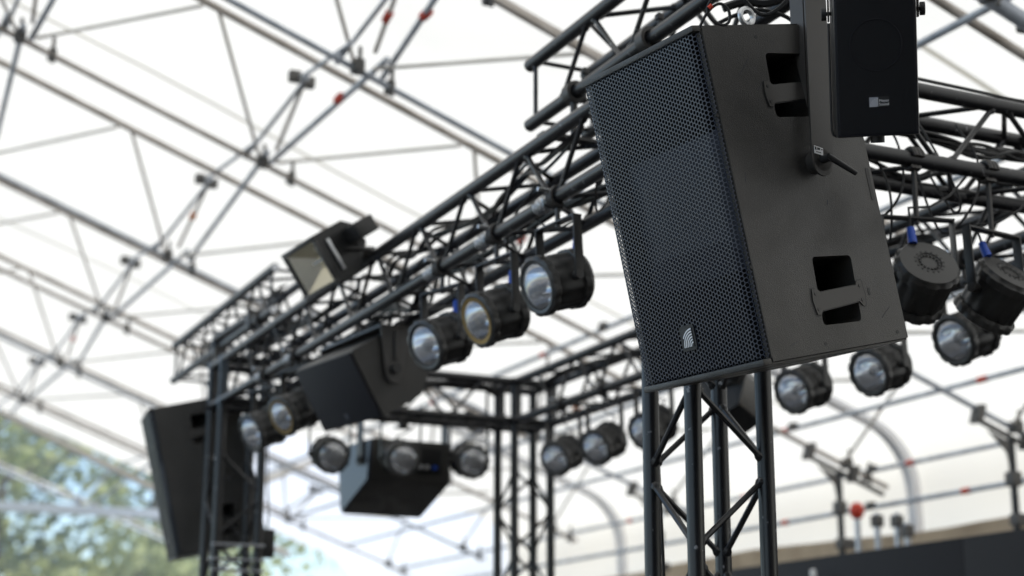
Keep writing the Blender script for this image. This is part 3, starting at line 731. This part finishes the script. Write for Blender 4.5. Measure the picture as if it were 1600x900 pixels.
# small loudspeaker nearest the camera
sc_ = at(1367, 62, d=4.0); sw = S(sc_.x, sc_.y, sc_.z)
SW, SH, SD = .197, .46, .19
sM = pose((sw.x, sw.y, sw.z-EYE), (.155), .35, .0)
sm = thing('small_loudspeaker', 'small black loudspeaker with a pale maker badge, nearest the camera at the top right', 'loudspeaker', sM)
MB().box((0, SD/2+.006, 0), (SW, SD, SH), bev=.005).build('cabinet', M['bracket'], sm)
MB().box((0, .002, 0), (SW-.004, .008, SH-.004), bev=.003).build('grille_frame', M['fascia'], sm)
hexgrille(SW-.012, SH-.014, .0034, SW/2-.006-.0025, .002, hole=.72, y0=-.0035).build('grille', M['mesh'], sm, smooth=False)
rg = MB(); rg.path([(.062*cos(t), -.0042, -.01+.062*sin(t)) for t in [2*pi*k/48 for k in range(48)]], .0012, 6, closed=True); rg.build('driver_ring', M['fascia'], sm)
bz = -SH/2+.083
bp = MB().plate([(-.024, -.013), (.024, -.013), (.024, .013), (-.024, .013)], .0015, (.004, -.0036, bz), (1, 0, 0), (0, 0, 1)).build('badge', M['ink'], sm, smooth=False)
sq = MB().plate([(-.0235, -.0115), (-.0025, -.0115), (-.0025, .0115), (-.0235, .0115)], .0006, (.004, -.0054, bz), (1, 0, 0), (0, 0, 1)).build('badge_square', M['grey'], bp, smooth=False)
st = MB()
for k in range(5):
    r = .006+k*.0034
    pts = [(-.0025-r*cos(t), -.0115+r*sin(t)) for t in [pi/2*i/8 for i in range(9)]]
    pts = [(x, z) for x, z in pts if x > -.0235 and z < .0115]
    for a, b in zip(pts, pts[1:]): st.tube((.004+a[0], -.0062, bz+a[1]), (.004+b[0], -.0062, bz+b[1]), .00035, 5)
st.build('badge_arcs', M['white'], bp)
def words(txt, size, x, z, parent, m):
    cu = bpy.data.curves.new('lettering', 'FONT'); cu.body = txt; cu.size = size; cu.extrude = .0002
    to = bpy.data.objects.new('lettering', cu); COL.objects.link(to)
    dg = bpy.context.evaluated_depsgraph_get(); dg.update()
    me = bpy.data.meshes.new_from_object(to.evaluated_get(dg), depsgraph=dg); bpy.data.objects.remove(to)
    me.transform(Matrix.Translation((x, -.0057, z)) @ Matrix.Rotation(pi/2, 4, 'X')); me.materials.clear(); me.materials.append(m)
    return link('lettering', me, parent)
words('Meyer', .0094, .0032, bz-.0003, bp, M['white']); words('Sound', .0094, .0032, bz-.0088, bp, M['white'])
dots = MB()
for k in range(5): dots.box((-.002+k*.0045, -.0044, bz-.024), (.0028, .001, .0022))
dots.build('printed_marks', M['horn'], sm, smooth=False)
kb = MB().tube((.0, .03, -SH/2+.002), (0, .03, -SH/2-.016), .017, 16).build('knob', M['ink'], sm)
for s in (1, -1):
    x = s*(SW/2); zk = .075
    k_ = MB(); k_.tube((x+s*.001, .07, zk), (x+s*.017, .07, zk), .005, 10); k_.tube((x+s*.014, .07, zk), (x+s*.026, .07, zk), .0165, 16); k_.build('knob', M['ink'], sm)
    MB().box((x+s*.009, .07, zk+.115), (.004, .03, .27), bev=.001).build('yoke_arm', M['bracket'], sm)
MB().box((0, .07, zk+.252), (SW+.022, .03, .004)).build('yoke_bar', M['bracket'], sm)
# the thin rod guard down the left side
gd = MB(); gd.path([(-SW/2-.010, .05, .05), (-SW/2-.010, .05, -SH/2+.02), (-SW/2-.007, .05, -SH/2+.008), (-SW/2+.002, .05, -SH/2+.003)], .0028, 8); gd.build('side_rod', M['ink'], sm)
ty = sM @ Vector((0, .07, zk+.256))
q = FRAME.inverted() @ ty
hanger('black hanging pipe above the small loudspeaker', ty, .125, -.95, OUT)

# ------------------------------------------------------------------ spotlights
LR, LL = .102, .178
def lamp_parts(root, amber=False):
    def scal(amp, n):
        return lambda r, y, i: r*(1 + (amp if (i*n//64) % 2 else 0))
    b = MB()
    seg = 72
    def rib(r, y, i): return r*(1.0 if (i % 6) in (0, 1, 2) else .955) if r > .085 else r
    b.lathe([(.088, -LL/2+.02), (.094, -LL/2+.03), (.096, -.01), (.096, .045), (.093, .055), (.090, LL/2-.045)], seg, rib)
    body = b.build('housing', M['lamp'], root)
    f = MB()
    def knob(r, y, i): return r*(1.0 if (i % 6) < 4 else .955) if r > .095 else r
    f.lathe([(.078, -LL/2+.012), (.080, -LL/2), (.090, -LL/2-.003), (.103, -LL/2+.003), (.104, -LL/2+.024), (.097, -LL/2+.033), (.088, -LL/2+.034)], seg, knob)
    f.build('front_rim', M['amber'] if amber else M['rim'], root) if not amber else f.build('front_rim', M['rim'], root)
    if amber:
        MB().lathe([(.070, -LL/2+.006), (.070, -LL/2-.002), (.086, -LL/2-.004), (.086, -LL/2+.004)], 40).build('filter_frame', M['amber'], root)
    k = MB()
    k.lathe([(.088, LL/2-.048), (.103, LL/2-.044), (.104, LL/2-.020), (.098, LL/2-.014), (.092, LL/2-.004), (.040, LL/2), (.036, LL/2-.004), (0, LL/2-.004)], seg, knob)
    cap = k.build('rear_cap', M['rim'], root)
    v = MB()
    for i in range(16):
        a = 2*pi*i/16
        for r0 in (.030, .045):
            c = Vector((r0*cos(a), LL/2+.001, r0*sin(a))); v.tube(c-Vector((0, .003, 0)), c, .0042, 6)
    v.build('vent_holes', M['ink'], cap, smooth=False)
    m = MB(); m.lathe([(.079, -LL/2+.010), (.074, -LL/2+.025), (.066, -LL/2+.045), (.054, -LL/2+.066), (.038, -LL/2+.085), (.020, -LL/2+.097), (0.0, -LL/2+.10)], 48, lambda r, y, i: r*(1+(.012 if i % 2 else 0)))
    m.build('reflector', M['mirror'], root)
    s = MB(); s.tube((0, -LL/2+.09, 0), (0, -LL/2+.055, 0), .011, 12); s.build('bulb', M['white'], root)
    s = MB().lathe([(.0805, -LL/2+.006), (.07, -LL/2-.004), (.055, -LL/2-.0125), (.035, -LL/2-.0195), (.015, -LL/2-.0228), (0.0001, -LL/2-.0235)], 40).build('lens', M['lens'], root)
    for s_ in (1, -1):
        MB().tube((s_*.093, .01, 0), (s_*.122, .01, 0), .016, 12).build('side_knob', M['rim'], root)
# thin clear lens in front of the reflector
ml = bpy.data.materials.new('lens_glass'); ml.use_nodes = True; nt = ml.node_tree
for n in list(nt.nodes):
    if n.type == 'BSDF_PRINCIPLED': nt.nodes.remove(n)
tp = nt.nodes.new('ShaderNodeBsdfTransparent'); gl = nt.nodes.new('ShaderNodeBsdfGlossy'); gl.inputs['Roughness'].default_value = .05
df = nt.nodes.new('ShaderNodeBsdfDiffuse'); df.inputs['Color'].default_value = (.88, .90, .94, 1)
m1 = nt.nodes.new('ShaderNodeMixShader'); m2 = nt.nodes.new('ShaderNodeMixShader'); m1.inputs[0].default_value = .26; m2.inputs[0].default_value = .15
nt.links.new(tp.outputs[0], m1.inputs[1]); nt.links.new(gl.outputs[0], m1.inputs[2]); nt.links.new(m1.outputs[0], m2.inputs[1]); nt.links.new(df.outputs[0], m2.inputs[2])
nt.links.new(m2.outputs[0], nt.nodes['Material Output'].inputs['Surface']); M['lens'] = ml

LAMPS = [  # front centre px, rear centre px, plane, chord (e or n), front seen?, label, blue plug, amber
    ((843, 447), (900, 434), ('e', 0.0), 1, 'black spotlight nearest the big grille under the left truss, lens facing left', 1, 0),
    ((750, 500), (801, 484), ('e', 0.0), 1, 'black spotlight with an amber ring round its lens', 1, 1),
    ((668, 540), (712, 526), ('e', 0.0), 1, 'black spotlight just right of the tilted wedge loudspeaker', 1, 0),
    ((442, 652), (482, 634), ('e', 0.0), 1, 'black spotlight half hidden by the lower left corner of the tilted wedge loudspeaker', 0, 1),
    ((394, 678), (434, 662), ('e', 0.0), 1, 'black spotlight in front of the left tower, leftmost of all', 0, 0),
    ((521, 714), (511, 708), ('n', 4.93), 1, 'round spotlight facing the camera at the left end of the rear truss', 0, 0),
    ((632, 719), (621, 712), ('n', 4.93), 1, 'round spotlight facing the camera in front of the rear wedge loudspeaker', 0, 0),
    ((741, 722), (726, 718), ('n', 4.93), 1, 'round spotlight facing the camera just left of the middle tower', 0, 0),
    ((867, 718), (894, 703), ('e', 1.766), 1, 'dark spotlight just right of the middle tower', 0, 0),
    ((930, 700), (960, 683), ('e', 1.766), 1, 'dark spotlight second to the right of the middle tower', 0, 0),
    ((1006, 676), (1038, 657), ('e', 1.766), 1, 'dark spotlight partly behind the left leg of the near tower', 0, 0),
    ((1236, 612), (1278, 596), ('e', 1.766), 1, 'spotlight with a bright lens under the bottom edge of the big loudspeaker', 0, 0),
    ((1355, 582), (1400, 565), ('e', 1.766), 1, 'spotlight with a bright lens below the lower right corner of the big loudspeaker', 0, 0),
    ((1486, 532), (1538, 510), ('e', 1.766), 1, 'spotlight with a bright lens at the far right, below the two turned-away spotlights', 0, 0),
    ((1424, 470), (1452, 408), ('n', 0.0), 0, 'spotlight showing its vented back right beside the big loudspeaker', 1, 0),
    ((1535, 492), (1578, 424), ('n', 0.0), 0, 'spotlight showing its vented back at the right edge', 1, 0)]
proto = None; proto_a = None
GR = 'round black spotlights hung from the trusses'
def cam_depth(p):
    w = S(*p); return w.y*cos(PITCH) + (w.z-EYE)*sin(PITCH)
for i, (fp, bp_, (ax, v), seen, lb, plug, amber) in enumerate(LAMPS):
    mid = ((fp[0]+bp_[0])/2, (fp[1]+bp_[1])/2)
    if ax == 'e' and v == 0.0 and i < 3:
        fp = tuple(m_+(q_-m_)*1.17 for m_, q_ in zip(mid, fp)); bp_ = tuple(m_+(q_-m_)*1.17 for m_, q_ in zip(mid, bp_))
    P = at(*mid, **{ax: v}); D = cam_depth(P)
    lat = sqrt((fp[0]-bp_[0])**2+(fp[1]-bp_[1])**2)*D/FPX
    dz = sqrt(max(.02**2, LL**2 - lat**2))/2*(1 if seen else -1)
    F = S(*at(*fp, d=D-dz)); B = S(*at(*bp_, d=D+dz))
    y = (B-F).normalized(); x = y.cross(Vector((0, 0, 1))).normalized(); z = x.cross(y); c = (F+B)/2
    mw = Matrix(((x.x, y.x, z.x, c.x), (x.y, y.y, z.y, c.y), (x.z, y.z, z.z, c.z), (0, 0, 0, 1)))
    r = thing('spotlight', lb, 'spotlight', mw, GR); inv = mw.inverted()
    src = proto_a if amber else proto
    if src is None:
        lamp_parts(r, bool(amber))
        if amber: proto_a = r
        else: proto = r
    else:
        for ch in list(src.children):
            if ch.name.split('.')[0] in ('housing', 'front_rim', 'rear_cap', 'reflector', 'bulb', 'lens', 'side_knob', 'filter_frame'): copy_part(ch, r)
    # yoke up to the chord
    zc = EYE + ZB; cl = Vector((c.x, c.y, zc)); loc = FRAME.inverted() @ cl
    if ax == 'e': loc.x = v
    else: loc.y = v
    cl = FRAME @ loc; up = Vector((0, 0, 1))
    tz = min(zc-.075, c.z+.19); top = Vector((c.x, c.y, tz))
    for s in (1, -1):
        pv = c + x*s*.118 + y*.01
        yt = top+x*s*.118; za = (yt-pv); La = za.length; za.normalize(); MB().box((pv+yt)/2 + za*.005, (.006, .034, La+.03), X=x, Y=za.cross(x), Z=za, bev=.002).build('yoke_arm', M['lamp'], r, inv=inv)
    MB().box(top+up*.016, (.242, .034, .006), X=x, Y=up.cross(x)).build('yoke_bar', M['lamp'], r, inv=inv)
    MB().tube(top, Vector((cl.x, cl.y, cl.z-.03)), .009, 8).build('hanger_bolt', M['bracket'], r, inv=inv)
    D_ = FRAME.to_3x3() @ (Vector((0, 1, 0)) if ax == 'e' else Vector((1, 0, 0))); U_ = up.cross(D_)
    hk = MB(); pts = [cl + (U_*cos(t) + up*sin(t))*.033 for t in [radians(a) for a in range(-120, 181, 20)]]
    for off in (-.014, 0, .014): hk.path([p + D_*off for p in pts], .008, 6)
    hk.build('hook_clamp', M['bracket'], r, inv=inv)
    MB().tube(cl + U_*.03 + up*.02, cl + U_*.075 + up*.02, .008, 8).build('clamp_bolt', M['zinc'], r, inv=inv)
    if ax == 'e' and v == 0.0:
        MB().path([cl + D_*(.05+.09*i/40) + (U_*cos(i*.95) + up*sin(i*.95))*.0275 for i in range(41)], .0035, 6).build('safety_cable', M['zinc'], r, inv=inv)
    if plug:
        a = c + y*.085 + z*.085 + x*.03; b = a + z*.05 + y*.02
        MB().tube(a, b, .0145, 12, .012).build('blue_plug', M['blue'], r, inv=inv)
        e_ = Vector((cl.x, cl.y, cl.z)) + D_*.25 + up*.02
        pts = [b, b+z*.06+y*.03]
        for t in (.3, .6, .85, 1): pts.append((b+z*.06+y*.03).lerp(e_, t) + Vector((0, 0, -.05*sin(pi*t))))
        MB().path(pts, .0042, 6).build('power_cable', M['rubber'], r, inv=inv)

# (lamps without a blue plug still get a drooping black tail)
for i, o in enumerate([o for o in bpy.data.objects if o.get('category') == 'spotlight']):
    if any(c.name.startswith('power_cable') for c in o.children): continue
    mw = o.matrix_world; inv = mw.inverted(); y = (mw.to_3x3() @ Vector((0, 1, 0))).normalized(); c = mw.translation
    a = c + y*.075 + Vector((0, 0, .06)); f = FRAME.inverted() @ c
    D_ = FRAME.to_3x3() @ (Vector((1, 0, 0)) if abs(f.y-LM_) < .12 else Vector((0, 1, 0)))
    e_ = Vector((c.x, c.y, EYE+ZB+.04)) + D_*(.22 + .05*sin(i*3)) + y*.05
    pts = [a, a+Vector((0, 0, .05))+y*.03] + [(a+Vector((0, 0, .05))+y*.03).lerp(e_, t)+Vector((0, 0, -(.05+.02*sin(i*2))*sin(pi*t))) for t in (.25, .5, .75, 1)]
    MB().path(pts, .0045, 6).build('power_cable', M['rubber'], o, inv=inv)

# ------------------------------------------------------------------ floodlights
def flood(lb, c, yaw, tilt, rl, foot):
    mw = pose(c, yaw, tilt, rl); inv = mw.inverted()
    r = thing('floodlight', lb, 'floodlight', mw, 'boxy floodlights with glass fronts')
    w, h, d = .37, .235, .2
    hs = MB().plate(rounded([(.09, -h/2), (.095, -h/2), (d, -h/2+.10), (d, h/2-.05), (d*.7, h/2), (.09, h/2)], .004, 2), w, (-w/2, 0, 0), (0, 1, 0), (0, 0, 1))
    for s in (1, -1):
        hs.box((0, .0455, s*(h/2-.003)), (w, .089, .006)); hs.box((s*(w/2-.003), .0455, 0), (.006, .089, h-.013))
    hs.build('housing', M['lamp'], r)
    fr = MB()
    for a, b, c1, c2 in ((-w/2, w/2, h/2-.022, h/2), (-w/2, w/2, -h/2, -h/2+.022)): fr.box(((a+b)/2, -.010, (c1+c2)/2), (b-a, .022, c2-c1), bev=.003)
    for s in (1, -1): fr.box((s*(w/2-.011), -.0105, 0), (.022, .021, h-.045), bev=.003)
    fr.build('front_frame', M['rim'], r)
    rf = MB(); a, b = w/2-.022, h/2-.022
    rf.add([(-a, -.006, -b), (a, -.006, -b), (a, -.006, b), (-a, -.006, b), (-a*.55, .082, -b*.25), (a*.55, .082, -b*.25), (a*.55, .082, b*.3), (-a*.55, .082, b*.3)],
           [(0, 1, 5, 4), (1, 2, 6, 5), (2, 3, 7, 6), (3, 0, 4, 7), (4, 5, 6, 7)])
    rf.build('reflector', M['gold'], r, smooth=False)
    MB().tube((-a*.45, .05, .01), (a*.45, .05, .01), .006, 8).build('tube_bulb', M['white'], r)
    for k in range(7): MB().box((w/2+.004, .05+k*.017, .03), (.012, .006, .10), bev=.001).build('cooling_fin', M['lamp'], r)
    bx = MB().box((w/2+.05, .17, .04), (.16, .10, .075), bev=.008).build('junction_box', M['lamp'], r)
    MB().box((w/2+.012, .035, .0), (.01, .016, .15), bev=.002).build('latch', M['zinc'], r)
    ft = Vector(S(*foot)); bc = mw @ Vector((0, d, -.02))
    MB().path([mw @ Vector((-w/2-.01, .09, 0)), mw @ Vector((-w/2-.01, .15, -.03)), ft + Vector((-.05, 0, .02)), ft + Vector((.05, 0, .02)), mw @ Vector((w/2+.012, .15, -.03)), mw @ Vector((w/2+.012, .09, 0))], .010, 8).build('stirrup', M['lamp'], r, inv=inv)
    MB().box(ft, (.07, .07, .06), bev=.008).build('clamp', M['bracket'], r, inv=inv)
flood('boxy black floodlight with a glass front on top of the left truss', (-.880, 7.05, 1.905), 1.084, .6, -.01, (.0, 2.72, ZB+S_TRUSS+.03))
q = at(1128, 632, e=1.80); qw = S(q.x, q.y, q.z)
flood('boxy black floodlight hanging behind the legs of the near tower', (qw.x, qw.y, qw.z-EYE), 1.95, .55, .1, (1.766, 2.42, ZB-.03))

# ------------------------------------------------------------------ cables and clutter on the trusses
def cable(lb, pts, r=.006, name='cable', group=None, m='rubber', strands=1, seed=0):
    rd = random.Random(seed); base = Vector(pts[0])
    t = sthing(name, lb, 'cable', *base, group)
    for k in range(strands):
        out = []; P = [Vector(p)-base + Vector((rd.gauss(0, .012), rd.gauss(0, .012), rd.gauss(0, .012)))*(strands > 1) for p in pts]
        for i in range(len(P)-1):
            a, b, c, d = P[max(i-1, 0)], P[i], P[i+1], P[min(i+2, len(P)-1)]
            for j in range(6):
                u = j/6; out.append(.5*((2*b)+(c-a)*u+(2*a-5*b+4*c-d)*u*u+(3*b-a-3*c+d)*u**3))
        out.append(P[-1]); MB().path(out, r, 6).build('strand', M[m], t)
rd = random.Random(11)
def along(axis, k, a, b, z0, lat0, n, wob=.05):
    out = []
    for i in range(n+1):
        t = a+(b-a)*i/n; l = lat0+rd.uniform(-wob, wob); z = z0+rd.uniform(-wob, wob)*.8
        out.append((l, t, z) if axis == 'n' else (t, l, z))
    return out
cable('bundle of black cables inside the left truss', along('n', 0, .3, 4.9, ZB+.05, .16, 14), .0065, 'cable_bundle', 'cable bundles along the trusses', strands=6, seed=1)
cable('bundle of black cables inside the truss at the right edge', along('e', 0, .2, 1.75, ZB+.17, .15, 9, .06), .007, 'cable_bundle', 'cable bundles along the trusses', strands=9, seed=2)
cable('bundle of black cables inside the truss right of the middle tower', along('n', 0, .4, 4.8, ZB+.20, 1.90, 13), .0065, 'cable_bundle', 'cable bundles along the trusses', strands=6, seed=3)
cable('bundle of black cables inside the rear truss', along('e', 0, .3, 1.7, ZB+.19, LM_+.12, 6), .0065, 'cable_bundle', 'cable bundles along the trusses', strands=6, seed=4)
cable('thin black cable lying on top of the truss at the right edge', along('e', 0, .5, 1.75, ZB+S_TRUSS+.036, .0, 8, .006), .006, seed=5)
cable('bundle of black cables on the lower tubes at the right edge', along('e', 0, .3, 1.7, ZB+.05, .22, 8, .03), .007, 'cable_bundle', 'cable bundles along the trusses', strands=4, seed=6)
for k, (a, b, dz) in enumerate(((.52, .62, .30), (.66, .78, .36), (.80, .74, .28), (.95, 1.05, .22), (1.12, 1.00, .3))):
    cable(['leftmost', 'second', 'third', 'fourth', 'rightmost'][k] + ' thin cable drooping below the truss at the right edge',
          [(a, .12, ZB+.2), (a+.02, .05, ZB+.06), ((a+b)/2+.03, .02, ZB-.10), (b, .08, ZB-dz+.1), (b-.04, .14, ZB+.02)], .0042, seed=20+k, group='drooping cables at the right edge')
for k, n in enumerate((.55, 1.25, 1.8, 2.35)):
    cable(['nearest', 'second nearest', 'third nearest', 'fourth nearest'][k] + ' cable loop drooping from the left truss', [(.12, n, ZB+.18), (.05, n+.08, ZB+.04), (.10, n+.2, ZB-.06), (.2, n+.3, ZB+.03), (.22, n+.36, ZB+.15)], .0042, seed=30+k, group='drooping cables on the left truss')
cable('slack black cables tied along the top of the left truss', along('n', 0, .8, 4.8, ZB+.22, .10, 16, .05), .007, 'cable_bundle', 'cable bundles along the trusses', strands=4, seed=7)
cable('slack black cables inside the far upper truss', along('n', 0, 4.7, 6.6, OUT+.12, .25, 8, .06), .006, 'cable_bundle', 'cable bundles along the trusses', strands=4, seed=8)
cable('slack black cables under the left truss near the tilted wedge loudspeaker', along('n', 0, 2.2, 4.9, ZB-.03, .20, 9, .04), .006, 'cable_bundle', 'cable bundles along the trusses', strands=4, seed=9)
# looped cable with red sleeve above the big loudspeaker
q = [at(px, py, d=3.98) for px, py in ((1092, 42), (1100, 25), (1112, 10), (1125, 5), (1137, 15), (1138, 32), (1128, 38), (1112, 30), (1104, 12), (1118, -10), (1150, -20))]
cable('black cable loop with a red sleeve above the big loudspeaker', [tuple(p) for p in q], .0038, seed=41)
for k, (lb, px) in enumerate((('black cable hanging in a slack curve right of the lifting eye', ((1150, -20), (1168, 6), (1190, 22), (1215, 12), (1242, -18))),
                              ('black cable crossing close behind the lifting eye', ((1120, 36), (1150, 22), (1185, 14), (1225, 24), (1246, 40))),
                              ('thick black cable above the top edge of the big loudspeaker', ((1128, 12), (1160, 2), (1195, 4), (1225, -6), (1250, -22))))):
    cable(lb, [tuple(at(x, y, d=4.75+.05*k)) for x, y in px], (.006, .006, .013)[k], seed=50+k)
lc = bpy.data.objects[[o.name for o in bpy.data.objects if o.get('label', '').startswith('black cable loop')][0]]
MB().tube(at(1106, 12, d=3.977)-Vector(q[0]), at(1111, 7, d=3.977)-Vector(q[0]), .0058, 8).build('red_sleeve', M['red'], lc)
cable('thin black cable hanging down the left leg of the near tower', [(.03, .239, ZB-.05), (.035, .245, 1.2), (.03, .25, .8), (.04, .245, .3), (.035, .25, -.4)], .0045, seed=42)
cable('thin cable hanging beside the left tower with a small black box', [(.30, NL_+.1, ZB), (.31, NL_+.1, 1.3), (.33, NL_+.12, 1.1), (.32, NL_+.12, .95)], .005, seed=43)
bxc = [o for o in bpy.data.objects if o.get('label', '').endswith('small black box')][0]
MB().box((.02, .02, .93-ZB), (.09, .07, .16), bev=.01).build('power_box', M['ink'], bxc)
